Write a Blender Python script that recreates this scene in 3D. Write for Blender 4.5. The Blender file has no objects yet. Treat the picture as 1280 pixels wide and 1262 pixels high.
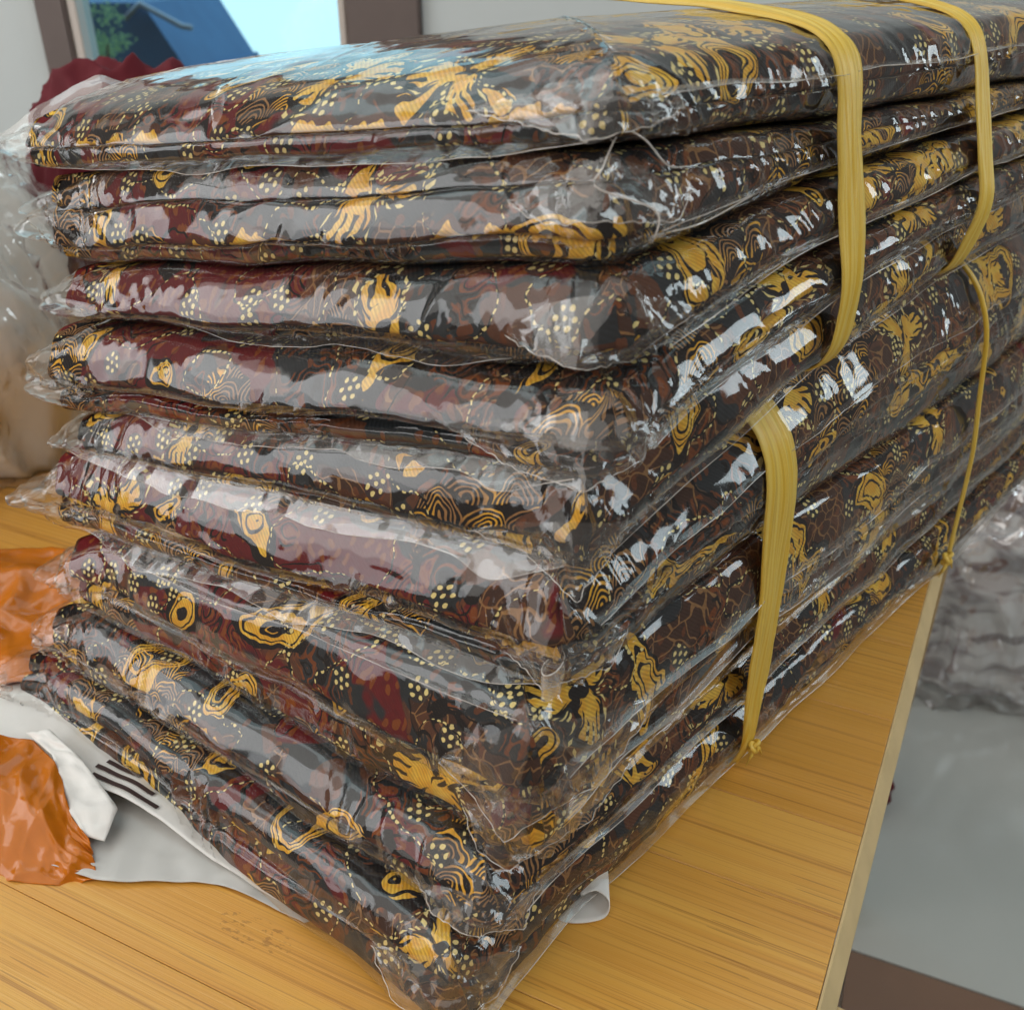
import bpy, bmesh, math, random
import numpy as np
from mathutils import Vector, Matrix

S = bpy.context.scene
C = S.collection
R = math.radians
rng = random.Random(7)

# ------------------------------------------------------------------ camera
cd = bpy.data.cameras.new('camera'); cam = bpy.data.objects.new('camera', cd); C.objects.link(cam)
cam.location = (0, 0, 0.315); cam.rotation_euler = (R(60.5), 0, 0)
cd.sensor_width = 36; cd.lens = 33.75; cd.clip_start = 0.01; cd.clip_end = 200
cd.dof.use_dof = True; cd.dof.focus_distance = 0.36; cd.dof.aperture_fstop = 18
S.camera = cam

# ------------------------------------------------------------------ world and lamps
W = bpy.data.worlds.new('World'); S.world = W; W.use_nodes = True
bg = W.node_tree.nodes['Background']; bg.inputs[0].default_value = (0.34, 0.29, 0.26, 1); bg.inputs[1].default_value = 0.34

def area(name, loc, target, sx, sy, radiance, col):
    l = bpy.data.lights.new(name, 'AREA'); l.shape = 'RECTANGLE'; l.size = sx; l.size_y = sy
    l.energy = radiance * math.pi * sx * sy; l.color = col
    o = bpy.data.objects.new(name, l); C.objects.link(o); o.location = loc
    o.rotation_euler = (Vector(target) - Vector(loc)).to_track_quat('-Z', 'Y').to_euler()
    return o
ST = (0.05, 0.35, 0.15)
area('ceiling_light', (-1.2, -0.4, 1.7), ST, 3.8, 3.2, 1.05, (1.0, 0.965, 0.91))
area('left_window_light', (-2.0, 0.2, 0.75), ST, 1.1, 1.2, 2.0, (0.93, 0.97, 1.0))
area('right_window_light', (1.35, -0.35, 1.25), ST, 0.55, 0.85, 4.6, (0.82, 0.95, 1.0))
area('far_right_window_light', (1.9, 0.55, 0.75), ST, 0.45, 0.75, 4.6, (0.82, 0.95, 1.0))

S.view_settings.view_transform = 'Standard'; S.view_settings.look = 'None'
S.view_settings.exposure = 0.44; S.view_settings.gamma = 1
S.render.engine = 'CYCLES'
S.cycles.transparent_max_bounces = 18; S.cycles.max_bounces = 6; S.cycles.diffuse_bounces = 2; S.cycles.use_adaptive_sampling = True; S.cycles.adaptive_threshold = 0.04
S.cycles.glossy_bounces = 3; S.cycles.use_denoising = True
S.cycles.caustics_reflective = False; S.cycles.caustics_refractive = False
S.cycles.sample_clamp_indirect = 6

# ------------------------------------------------------------------ noise (numpy)
def _h(ix, iy, seed):
    n = (ix.astype(np.int64) * 374761393 + iy.astype(np.int64) * 668265263 + seed * 1274126177) & 0xFFFFFFFF
    n = ((n ^ (n >> 13)) * 1274126177) & 0xFFFFFFFF
    n = (n ^ (n >> 16)) & 0xFFFFFFFF
    return n / 4294967295.0
def pn(x, y, seed=0):
    x = np.asarray(x, float); y = np.asarray(y, float)
    x, y = np.broadcast_arrays(x, y)
    ix = np.floor(x); iy = np.floor(y); fx = x - ix; fy = y - iy
    ux = fx * fx * fx * (fx * (fx * 6 - 15) + 10); uy = fy * fy * fy * (fy * (fy * 6 - 15) + 10)
    def g(dx, dy):
        a = _h(ix + dx, iy + dy, seed) * 2 * math.pi
        return np.cos(a) * (fx - dx) + np.sin(a) * (fy - dy)
    a = g(0, 0) * (1 - ux) + g(1, 0) * ux
    b = g(0, 1) * (1 - ux) + g(1, 1) * ux
    return (a * (1 - uy) + b * uy) * 1.5
def ridge(x, y, seed=0):
    return 1 - 2.2 * np.abs(pn(x, y, seed))
def facet(x, y, seed=0):
    x, y = np.broadcast_arrays(np.asarray(x, float), np.asarray(y, float))
    ix = np.floor(x); iy = np.floor(y); d = np.full(x.shape, 9.0)
    for a in (-1, 0, 1):
        for b in (-1, 0, 1):
            cx = ix + a + _h(ix + a, iy + b, seed); cy = iy + b + _h(ix + a, iy + b, seed + 50)
            d = np.minimum(d, np.hypot(x - cx, y - cy))
    return d
def sstep(e0, e1, x):
    t = np.clip((np.asarray(x, float) - e0) / (e1 - e0), 0, 1)
    return t * t * (3 - 2 * t)

# ------------------------------------------------------------------ object helpers
def link_mesh(name, verts, faces, mat, parent=None, smooth=True, uv=None, attrs=None):
    me = bpy.data.meshes.new(name)
    me.from_pydata([tuple(v) for v in verts], [], faces)
    if mat: me.materials.append(mat)
    if smooth: me.polygons.foreach_set('use_smooth', [True] * len(me.polygons))
    if uv is not None:
        lay = me.uv_layers.new(name='UVMap')
        vi = np.empty(len(me.loops), dtype=np.int32); me.loops.foreach_get('vertex_index', vi)
        lay.data.foreach_set('uv', np.asarray(uv, np.float32)[vi].ravel())
    for k, vals in (attrs or {}).items():
        a = me.attributes.new(k, 'FLOAT', 'POINT'); a.data.foreach_set('value', np.asarray(vals, np.float32).ravel())
    me.update()
    o = bpy.data.objects.new(name, me); C.objects.link(o)
    if parent:
        o.parent = parent
        if parent.type == 'EMPTY': o.matrix_parent_inverse = Matrix.Translation(-parent.location)
    return o
def thing(name, label, cat, loc=(0, 0, 0), group=None):
    o = bpy.data.objects.new(name, None); C.objects.link(o); o.location = loc
    o.empty_display_size = 0.02
    return tag(o, label, cat, group)
def tag(o, label=None, cat=None, group=None, kind=None):
    if label: o['label'] = label
    if cat: o['category'] = cat
    if group: o['group'] = group
    if kind: o['kind'] = kind
    return o
def grid_faces(nu, nv, cu=False):
    f = []
    for i in range(nu if cu else nu - 1):
        a = i * nv; b = ((i + 1) % nu) * nv
        for j in range(nv - 1):
            f.append((a + j, b + j, b + j + 1, a + j + 1))
    return f
def resample(P, n):
    P = np.array(P, float); d = np.r_[0, np.cumsum(np.linalg.norm(np.diff(P, axis=0), axis=1))]
    t = np.linspace(0, d[-1], n)
    return np.stack([np.interp(t, d, P[:, k]) for k in range(P.shape[1])], 1)
def spline(P, n):
    P = np.array(P, float); m = len(P)
    if m < 3: return resample(P, n)
    out = []
    Q = np.vstack([2 * P[0] - P[1], P, 2 * P[-1] - P[-2]])
    for i in range(m - 1):
        p0, p1, p2, p3 = Q[i:i + 4]
        for t in np.linspace(0, 1, 12, endpoint=(i == m - 2)):
            out.append(0.5 * ((2 * p1) + (-p0 + p2) * t + (2 * p0 - 5 * p1 + 4 * p2 - p3) * t * t + (-p0 + 3 * p1 - 3 * p2 + p3) * t ** 3))
    return resample(out, n)
def tube(name, P, r, mat, parent=None, sides=6, n=None):
    P = np.array(P, float)
    if n: P = spline(P, n)
    T = np.gradient(P, axis=0); T /= np.linalg.norm(T, axis=1)[:, None] + 1e-12
    V = []
    rr = r if np.ndim(r) else np.full(len(P), r)
    for p, t, q in zip(P, T, rr):
        up = np.array([0, 0, 1.]) if abs(t[2]) < 0.9 else np.array([1., 0, 0])
        a = np.cross(t, up); a /= np.linalg.norm(a); b = np.cross(t, a)
        for k in range(sides):
            th = 2 * math.pi * k / sides
            V.append(p + q * (math.cos(th) * a + math.sin(th) * b))
    F = []
    for i in range(len(P) - 1):
        for k in range(sides):
            k2 = (k + 1) % sides
            F.append((i * sides + k, i * sides + k2, (i + 1) * sides + k2, (i + 1) * sides + k))
    F.append(tuple(range(sides))[::-1]); F.append(tuple(range((len(P) - 1) * sides, len(P) * sides)))
    return link_mesh(name, V, F, mat, parent)
def ruled(name, A, B, nu, nv, mat, parent=None, amp=0.0, freq=60, seed=1, bulge=0.0, smooth_curves=True, thick=0.0, nrm=None, rows=None, crease=0.0):
    """a sheet of film or paper spanned between two edge curves, crumpled by noise"""
    f = spline if smooth_curves else resample
    curves = [f(c, nu) for c in ([A] + list(rows or []) + [B])]
    cur = np.array(curves)                         # k,nu,3
    tt = np.linspace(0, len(curves) - 1, nv)
    V = np.zeros((nu, nv, 3)); 
    for j, t in enumerate(tt):
        k = min(int(t), len(curves) - 2); w = t - k
        V[:, j] = cur[k] * (1 - w) + cur[k + 1] * w
    U = np.linspace(0, 1, nu)[:, None]; Vv = np.linspace(0, 1, nv)[None, :]
    du = np.gradient(V, axis=0); dv = np.gradient(V, axis=1)
    n = np.cross(du, dv); n /= np.linalg.norm(n, axis=2)[..., None] + 1e-12
    if nrm is not None:
        n = np.broadcast_to(np.array(nrm, float), n.shape)
    L1 = np.linalg.norm(np.diff(cur[0], axis=0), axis=1).sum(); L2 = np.linalg.norm(cur[0][nu // 2] - cur[-1][nu // 2])
    uu = U * L1 + 0 * Vv; vv = Vv * L2 + 0 * U
    h = amp * (ridge(uu * freq, vv * freq, seed) * 0.7 + 0.5 * pn(uu * freq * 2.3, vv * freq * 2.3, seed + 5)) + bulge * np.sin(math.pi * U) * np.sin(math.pi * Vv)
    if crease: h = h + crease * (1.6 * facet(uu * freq * .55 + .4 * pn(vv * freq, uu * freq, seed), vv * freq * .8, seed + 8) + .6 * facet(uu * freq * 1.4, vv * freq * 1.1, seed + 9) - 1)
    V = V + n * h[..., None]
    o = link_mesh(name, V.reshape(-1, 3), grid_faces(nu, nv), mat, parent, uv=np.stack([uu, vv], -1).reshape(-1, 2))
    if thick:
        m = o.modifiers.new('thickness', 'SOLIDIFY'); m.thickness = thick; m.offset = 0
    return o

# ------------------------------------------------------------------ node helper
class NT:
    def __init__(s, name):
        s.m = bpy.data.materials.new(name); s.m.use_nodes = True
        s.t = s.m.node_tree; s.t.nodes.clear()
        s.out = s.t.nodes.new('ShaderNodeOutputMaterial')
    def n(s, typ, ins=None, **kw):
        nd = s.t.nodes.new('ShaderNode' + typ)
        for k, v in kw.items(): setattr(nd, k, v)
        for k, v in (ins or {}).items(): s.put(nd, k, v)
        return nd
    def put(s, nd, k, v):
        i = nd.inputs[k]
        if isinstance(v, bpy.types.NodeSocket): s.t.links.new(v, i)
        elif isinstance(v, bpy.types.Node): s.t.links.new(v.outputs[0], i)
        else:
            if hasattr(i.default_value, '__len__') and len(i.default_value) == 4 and len(v) == 3: v = (*v, 1)
            i.default_value = v
    def math(s, op, a, b=None, c=None):
        nd = s.n('Math', operation=op)
        for k, v in enumerate((a, b, c)):
            if v is not None: s.put(nd, k, v)
        return nd.outputs[0]
    def vm(s, op, a, b=None, scale=None):
        nd = s.n('VectorMath', operation=op); s.put(nd, 0, a)
        if b is not None: s.put(nd, 1, b)
        if scale is not None: s.put(nd, 'Scale', scale)
        return nd.outputs['Value'] if op in ('LENGTH', 'DISTANCE', 'DOT_PRODUCT') else nd.outputs['Vector']
    def mix(s, f, a, b):
        nd = s.n('Mix', data_type='RGBA')
        s.put(nd, 0, f); s.put(nd, 6, a); s.put(nd, 7, b)
        return nd.outputs[2]
    def ss(s, x, e0, e1):
        nd = s.n('MapRange', interpolation_type='SMOOTHSTEP')
        s.put(nd, 0, x); s.put(nd, 1, e0); s.put(nd, 2, e1)
        return nd.outputs[0]
    def noise(s, vec, scale, detail=2.0, rough=0.5, dist=0.0, dim='2D'):
        return s.n('TexNoise', {'Vector': vec, 'Scale': scale, 'Detail': detail, 'Roughness': rough, 'Distortion': dist}, noise_dimensions=dim)
    def scale(s, vec, xyz):
        return s.n('Mapping', {'Vector': vec, 'Scale': xyz}).outputs[0]
    def bsdf(s, **ins):
        b = s.n('BsdfPrincipled', {k.replace('_', ' '): v for k, v in ins.items()})
        s.t.links.new(b.outputs[0], s.out.inputs[0]); return b
    def bump(s, h, strength, dist):
        return s.n('Bump', {'Height': h, 'Strength': strength, 'Distance': dist}).outputs[0]

# ------------------------------------------------------------------ materials
def mat_batik():
    N = NT('batik_cloth')
    uv = N.n('UVMap', uv_map='UVMap').outputs[0]
    # cloth is hand drawn: warp everything a little
    w1 = N.noise(uv, 55, 2); wv = N.vm('SCALE', N.vm('SUBTRACT', w1.outputs['Color'], (0.5, 0.5, 0.5)), scale=0.012)
    p = N.vm('ADD', uv, wv)
    w2 = N.noise(uv, 22, 1); p2 = N.vm('ADD', p, N.vm('SCALE', N.vm('SUBTRACT', w2.outputs['Color'], (0.5, 0.5, 0.5)), scale=0.03))
    SL = (0.020, 0.024, 0.027); BR = (0.050, 0.020, 0.011); RU = (0.20, 0.050, 0.008); BK = (0.007, 0.005, 0.005)
    GO = (0.74, 0.38, 0.030); CR = (0.74, 0.60, 0.24); MA = (0.115, 0.006, 0.008); TA = (0.095, 0.036, 0.018); TN = (0.30, 0.15, 0.055)
    at = N.n('Attribute', attribute_name='maroon').outputs['Fac']
    # fields of slate, brown and tan
    f = N.noise(p2, 26, 1).outputs[0]
    fb_ = N.math('ADD', f, N.math('MULTIPLY', N.math('MINIMUM', at, 0.0), -0.20)); col = N.mix(N.ss(fb_, 0.575, 0.60), SL, BR)
    f2 = N.noise(N.vm('ADD', p2, (3.1, 1.7, 0)), 34, 1).outputs[0]
    col = N.mix(N.ss(f2, 0.60, 0.62), col, TA)
    # small rust leaves and hair-fine filigree over the ground
    lv = N.n('TexVoronoi', {'Vector': N.scale(p, (190, 120, 1)), 'Scale': 1.0, 'Randomness': 1.0}, voronoi_dimensions='2D')
    lf = N.math('MULTIPLY', N.math('LESS_THAN', lv.outputs['Distance'], 0.27), N.math('GREATER_THAN', N.n('SeparateColor', {0: lv.outputs['Color']}).outputs[0], 0.55))
    col = N.mix(N.math('MULTIPLY', lf, 0.75), col, N.mix(0.5, RU, TA))
    vn = N.n('TexVoronoi', {'Vector': N.scale(p2, (130, 130, 1)), 'Scale': 1.0}, voronoi_dimensions='2D', feature='DISTANCE_TO_EDGE').outputs[0]
    onb = N.ss(fb_, 0.56, 0.60)
    col = N.mix(N.math('MULTIPLY', N.math('LESS_THAN', vn, 0.05), N.math('MULTIPLY', onb, 0.8)), col, TN)
    # maroon fields
    mf = N.noise(N.vm('ADD', p2, (7.3, 2.2, 0)), 24, 1).outputs[0]
    ma = N.math('MULTIPLY', N.ss(N.math('ADD', mf, N.math('MULTIPLY', at, 0.22)), 0.60, 0.63), 1.0)
    mcol = N.mix(N.math('LESS_THAN', lv.outputs['Distance'], 0.24), MA, RU)
    col = N.mix(ma, col, mcol)
    # scroll outlines: contour lines
    f3 = N.noise(N.vm('ADD', p, (1.2, 5.5, 0)), 60, 1).outputs[0]
    fr = N.math('ABSOLUTE', N.math('SUBTRACT', N.math('FRACT', N.math('MULTIPLY', f3, 7.0)), 0.5))
    zone = N.ss(N.noise(N.vm('ADD', uv, (9.0, 4.0, 0)), 26, 1).outputs[0], 0.56, 0.58)
    ln = N.math('MULTIPLY', N.math('LESS_THAN', fr, 0.12), zone)
    col = N.mix(ln, col, BK)
    rl = N.math('MULTIPLY', N.math('GREATER_THAN', fr, 0.38), zone)
    col = N.mix(N.math('MULTIPLY', rl, 0.8), col, RU)
    # dark veins between the fields
    ed = N.math('ABSOLUTE', N.math('SUBTRACT', fb_, 0.587)); col = N.mix(N.math('LESS_THAN', ed, 0.006), col, BK)
    # gold blossoms and toothed wings
    def polar(vec, cells, rand):
        v = N.n('TexVoronoi', {'Vector': N.scale(vec, (cells, cells, 1)), 'Scale': 1.0, 'Randomness': rand}, voronoi_dimensions='2D')
        loc = N.vm('SUBTRACT', N.scale(vec, (cells, cells, 1)), v.outputs['Position'])
        sx = N.n('SeparateXYZ', {0: loc}); sc = N.n('SeparateColor', {0: v.outputs['Color']})
        r = N.math('SQRT', N.math('ADD', N.math('MULTIPLY', sx.outputs[0], sx.outputs[0]), N.math('MULTIPLY', sx.outputs[1], sx.outputs[1])))
        th = N.math('ADD', N.math('ARCTAN2', sx.outputs[1], sx.outputs[0]), N.math('MULTIPLY', sc.outputs[1], 6.28))
        return r, th, sc.outputs[0], sc.outputs[2]
    r, th, ra, rb = polar(p, 19, 0.85)
    pet = N.math('ADD', 0.23, N.math('MULTIPLY', 0.17, N.math('COSINE', N.math('MULTIPLY', th, 3.0))))
    inside = N.math('MULTIPLY', N.math('LESS_THAN', r, pet), N.math('GREATER_THAN', r, 0.07))
    teeth = N.math('MULTIPLY', N.math('GREATER_THAN', N.math('COSINE', N.math('MULTIPLY', th, 26.0)), 0.35), N.math('GREATER_THAN', r, N.math('MULTIPLY', pet, 0.62)))
    lside = N.math('GREATER_THAN', at, -0.3); show = N.math('GREATER_THAN', ra, N.math('ADD', 0.68, N.math('MULTIPLY', lside, 0.20)))
    rim = N.math('MULTIPLY', N.math('LESS_THAN', r, N.math('ADD', pet, 0.06)), show)
    col = N.mix(rim, col, BK)
    gold = N.math('MULTIPLY', N.math('MULTIPLY', inside, N.math('SUBTRACT', 1.0, teeth)), show)
    g3 = N.noise(N.vm('ADD', p2, (12.1, 8.4, 0)), 28, 0.5).outputs[0]
    wing = N.math('MULTIPLY', N.math('GREATER_THAN', g3, N.math('ADD', 0.680, N.math('MULTIPLY', lside, 0.030))), N.math('LESS_THAN', g3, 0.80))
    wst = N.n('TexWave', {'Vector': uv, 'Scale': 120.0, 'Distortion': 3.0, 'Detail Scale': 0.6}, wave_type='BANDS', bands_direction='X').outputs['Fac']
    wing2 = N.math('MULTIPLY', wing, N.math('GREATER_THAN', N.math('ADD', wst, N.ss(g3, 0.665, 0.69)), 0.55))
    col = N.mix(N.math('MULTIPLY', N.math('GREATER_THAN', g3, 0.64), N.math('LESS_THAN', g3, 0.82)), col, BK)
    wing2 = N.math('MULTIPLY', wing2, N.math('GREATER_THAN', N.math('FRACT', N.math('MULTIPLY', N.math('ADD', g3, N.math('MULTIPLY', f3, 0.10)), 24.0)), 0.34))
    gold = N.math('MAXIMUM', gold, wing2)
    fo = N.n('Attribute', attribute_name='fold').outputs['Fac']
    us = N.n('SeparateXYZ', {0: uv}).outputs[0]
    sg = N.n('TexNoise', {'W': us, 'Scale': 17.0, 'Detail': 0.0}, noise_dimensions='1D').outputs[0]
    sh_ = N.n('TexNoise', {'W': us, 'Scale': 60.0, 'Detail': 1.0}, noise_dimensions='1D').outputs[0]
    cen = N.math('ADD', 0.0010, N.math('MULTIPLY', N.math('SUBTRACT', sh_, 0.5), 0.010))
    hw = N.math('MULTIPLY', N.ss(sg, 0.46, 0.60), N.math('ADD', 0.0012, N.math('MULTIPLY', sh_, 0.0040)))
    tooth = N.math('MULTIPLY', N.math('MAXIMUM', N.math('SINE', N.math('MULTIPLY', us, 900.0)), 0.0), 0.0016)
    df = N.math('ABSOLUTE', N.math('SUBTRACT', fo, cen))
    strip = N.math('MULTIPLY', N.math('LESS_THAN', df, N.math('ADD', hw, N.math('MULTIPLY', tooth, N.ss(sg, 0.52, 0.60)))), N.math('MULTIPLY', lside, N.math('GREATER_THAN', sg, 0.475)))
    halo_ = N.math('MULTIPLY', N.math('LESS_THAN', df, N.math('ADD', hw, 0.0035)), N.math('MULTIPLY', lside, N.math('GREATER_THAN', sg, 0.45)))
    col = N.mix(N.math('MULTIPLY', halo_, 0.85), col, N.mix(0.35, BK, RU))
    gold = N.math('MAXIMUM', gold, strip)
    # a dotted border following each blossom
    ro = N.math('ABSOLUTE', N.math('SUBTRACT', r, N.math('ADD', pet, 0.105)))
    bd = N.math('MULTIPLY', N.math('MULTIPLY', N.math('LESS_THAN', ro, 0.022), N.math('GREATER_THAN', N.math('COSINE', N.math('MULTIPLY', th, 34.0)), 0.1)), show)
    col = N.mix(bd, col, CR)
    # overlapping scales drawn with concentric gold arcs
    ux = N.n('SeparateXYZ', {0: N.scale(p, (62, 105, 1))})
    row = N.math('FLOOR', ux.outputs[1])
    cx = N.math('SUBTRACT', N.math('FRACT', N.math('ADD', ux.outputs[0], N.math('MULTIPLY', row, 0.5))), 0.5)
    cy = N.math('MULTIPLY', N.math('FRACT', ux.outputs[1]), 0.62)
    rad = N.math('SQRT', N.math('ADD', N.math('MULTIPLY', cx, cx), N.math('MULTIPLY', cy, cy)))
    arcs = N.math('MULTIPLY', N.math('GREATER_THAN', N.math('SINE', N.math('MULTIPLY', rad, 52.0)), 0.35), N.math('LESS_THAN', rad, 0.60))
    sz = N.math('GREATER_THAN', N.noise(N.vm('ADD', p2, (21.0, 13.0, 0)), 17, 0.5).outputs[0], N.math('ADD', 0.61, N.math('MULTIPLY', lside, 0.045)))
    sz = N.math('MULTIPLY', sz, N.math('SUBTRACT', 1.0, rim))
    col = N.mix(sz, col, BK)
    col = N.mix(N.math('MULTIPLY', arcs, sz), col, N.mix(N.ss(N.noise(uv, 60, 1).outputs[0], 0.48, 0.64), TN, GO))
    gt = N.noise(uv, 150, 3).outputs[0]
    weave = N.n('TexWave', {'Vector': uv, 'Scale': 330.0, 'Distortion': 0.6}, wave_type='BANDS', bands_direction='DIAGONAL').outputs['Fac']
    gcol = N.mix(N.ss(gt, 0.38, 0.62), GO, (0.86, 0.54, 0.07))
    gcol = N.mix(N.math('MULTIPLY', weave, 0.45), gcol, (0.36, 0.16, 0.02))
    col = N.mix(gold, col, gcol)
    # seven-dot flowers
    r, th, ra, rb = polar(uv, 60, 0.8)
    an = N.math('SUBTRACT', N.math('MODULO', N.math('ADD', th, 12.566), 1.0472), 0.5236)
    dx = N.math('SUBTRACT', N.math('MULTIPLY', r, N.math('COSINE', an)), 0.21)
    dy = N.math('MULTIPLY', r, N.math('SINE', an))
    dd = N.math('SQRT', N.math('ADD', N.math('MULTIPLY', dx, dx), N.math('MULTIPLY', dy, dy)))
    ds = N.math('MINIMUM', dd, r)
    sh = N.math('MULTIPLY', N.math('GREATER_THAN', ra, 0.73), N.math('SUBTRACT', 1.0, gold))
    halo = N.math('MULTIPLY', N.math('LESS_THAN', r, 0.32), sh); col = N.mix(N.math('MULTIPLY', halo, 0.75), col, SL)
    wob = N.math('MULTIPLY', N.math('SUBTRACT', N.noise(uv, 420, 1).outputs[0], 0.5), 0.07)
    dots = N.math('MULTIPLY', N.math('LESS_THAN', N.math('ADD', ds, wob), 0.056), sh)
    col = N.mix(dots, col, CR)
    # trails of dots along the contours
    f5 = N.noise(N.vm('ADD', p, (4.4, 6.1, 0)), 30, 0).outputs[0]
    band = N.math('LESS_THAN', N.math('ABSOLUTE', N.math('SUBTRACT', f5, 0.5)), 0.009)
    sv = N.n('TexVoronoi', {'Vector': N.scale(uv, (360, 360, 1)), 'Scale': 1.0, 'Randomness': 0.35}, voronoi_dimensions='2D')
    tr = N.math('MULTIPLY', N.math('LESS_THAN', sv.outputs['Distance'], 0.33), band)
    tr = N.math('MULTIPLY', tr, N.math('SUBTRACT', 1.0, gold))
    col = N.mix(N.math('MULTIPLY', band, N.math('SUBTRACT', 1.0, gold)), col, BK)
    col = N.mix(tr, col, CR)
    fade = N.noise(uv, 300, 3).outputs[0]
    col = N.mix(N.math('MULTIPLY', N.ss(fade, 0.45, 0.75), 0.35), col, N.mix(0.5, col, (0.012, 0.008, 0.007)))
    hb = N.math('ADD', N.math('MULTIPLY', weave, 0.5), N.noise(uv, 120, 3).outputs[0])
    bs = N.bsdf(Base_Color=col, Roughness=0.8, Normal=N.bump(hb, 0.35, 0.0006)); bs.inputs['Specular IOR Level'].default_value = 0.12
    return N.m

def mat_film(name, haze=0.012, hazecol=(0.80, 0.76, 0.72), f0=0.050, gain=0.80, rough=0.075, bump=1.0):
    N = NT(name)
    uv = N.n('UVMap', uv_map='UVMap').outputs[0]
    a = N.noise(N.scale(uv, (45, 80, 1)), 1.0, 1, 0.5, 0.0).outputs[0]
    nrm = N.bump(a, 0.28 * bump, 0.0030)
    lw = N.n('LayerWeight', {'Blend': 0.5, 'Normal': nrm}).outputs['Facing']
    fres = N.math('MINIMUM', N.math('ADD', f0, N.math('MULTIPLY', N.math('POWER', lw, 4.0), gain)), 0.95)
    g = N.n('BsdfGlossy', {'Color': (1, 1, 1), 'Roughness': rough, 'Normal': nrm})
    t = N.n('BsdfTransparent', {'Color': (0.975, 0.97, 0.96)})
    d = N.n('BsdfDiffuse', {'Color': hazecol})
    m1 = N.n('MixShader', {0: haze, 1: t.outputs[0], 2: d.outputs[0]})
    m2 = N.n('MixShader', {0: fres, 1: m1.outputs[0], 2: g.outputs[0]})
    N.t.links.new(m2.outputs[0], N.out.inputs[0])
    return N.m

def simple(name, col, rough=0.6, spec=0.5, nscale=None, namt=0.15, bump=0.0, bscale=80, metal=0.0, trans=0.0, coord='Object'):
    N = NT(name)
    co = N.n('TexCoord').outputs[coord]
    c = col
    if nscale:
        nz = N.noise(co, nscale, 3, dim='3D').outputs[0]
        c = N.mix(N.math('MULTIPLY', N.ss(nz, 0.3, 0.7), namt * 3), col, tuple(x * 0.6 for x in col))
    kw = dict(Base_Color=c, Roughness=rough, Metallic=metal)
    if bump: kw['Normal'] = N.bump(N.noise(co, bscale, 3, dim='3D').outputs[0], bump, 0.003)
    b = N.bsdf(**kw); b.inputs['Specular IOR Level'].default_value = spec
    if trans:
        tl = N.n('BsdfTranslucent', {'Color': c}); m = N.n('MixShader', {0: trans, 1: b.outputs[0], 2: tl.outputs[0]})
        N.t.links.new(m.outputs[0], N.out.inputs[0])
    return N.m

def mat_bamboo(name, light=1.0):
    N = NT(name)
    co = N.n('TexCoord').outputs['Object']
    rnd = N.n('ObjectInfo').outputs['Random']
    off = N.n('CombineXYZ', {0: N.math('MULTIPLY', rnd, 7.0), 1: N.math('MULTIPLY', rnd, 3.0)}).outputs[0]
    q = N.vm('ADD', co, off)
    g1 = N.noise(N.scale(q, (3.0, 420, 20)), 1.0, 5, 0.6).outputs[0]
    g2 = N.noise(N.scale(q, (5.0, 1500, 60)), 1.0, 3, 0.6).outputs[0]
    g3 = N.noise(N.scale(q, (1.6, 60, 8)), 1.0, 3, 0.5, 0.4).outputs[0]
    base = N.mix(rnd, (0.60, 0.285, 0.042), (0.72, 0.385, 0.074))
    c = N.mix(N.ss(g3, 0.35, 0.65), base, (0.64, 0.31, 0.052))
    c = N.mix(N.math('MULTIPLY', N.ss(g1, 0.54, 0.70), 0.70), c, (0.32, 0.12, 0.020))
    c = N.mix(N.math('MULTIPLY', N.ss(g2, 0.56, 0.72), 0.35), c, (0.30, 0.12, 0.03))
    c = N.mix(N.math('MULTIPLY', N.ss(g2, 0.46, 0.28), 0.35), c, (0.70, 0.42, 0.14))
    # short dark pores and a node scar here and there
    po = N.n('TexVoronoi', {'Vector': N.scale(q, (16, 520, 1)), 'Scale': 1.0}, voronoi_dimensions='2D')
    pm = N.math('MULTIPLY', N.math('LESS_THAN', po.outputs['Distance'], 0.16), N.math('GREATER_THAN', N.n('SeparateColor', {0: po.outputs['Color']}).outputs[0], 0.90))
    c = N.mix(N.math('MULTIPLY', pm, 0.4), c, (0.20, 0.075, 0.018))
    nd = N.n('TexVoronoi', {'Vector': N.scale(q, (6.5, 19, 1)), 'Scale': 1.0}, voronoi_dimensions='2D')
    ndm = N.math('MULTIPLY', N.math('LESS_THAN', nd.outputs['Distance'], 0.11), N.math('GREATER_THAN', N.n('SeparateColor', {0: nd.outputs['Color']}).outputs[1], 0.72))
    sp = N.ss(N.noise(N.scale(q, (220, 520, 1)), 1.0, 2, 0.6).outputs[0], 0.56, 0.64)
    c = N.mix(N.math('MULTIPLY', N.math('MULTIPLY', ndm, sp), 0.45), c, (0.22, 0.085, 0.02))
    N.bsdf(Base_Color=c, Roughness=N.math('ADD', 0.26, N.math('MULTIPLY', g1, 0.15)), Normal=N.bump(N.math('ADD', g1, g2), 0.12, 0.0006))
    return N.m

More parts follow.
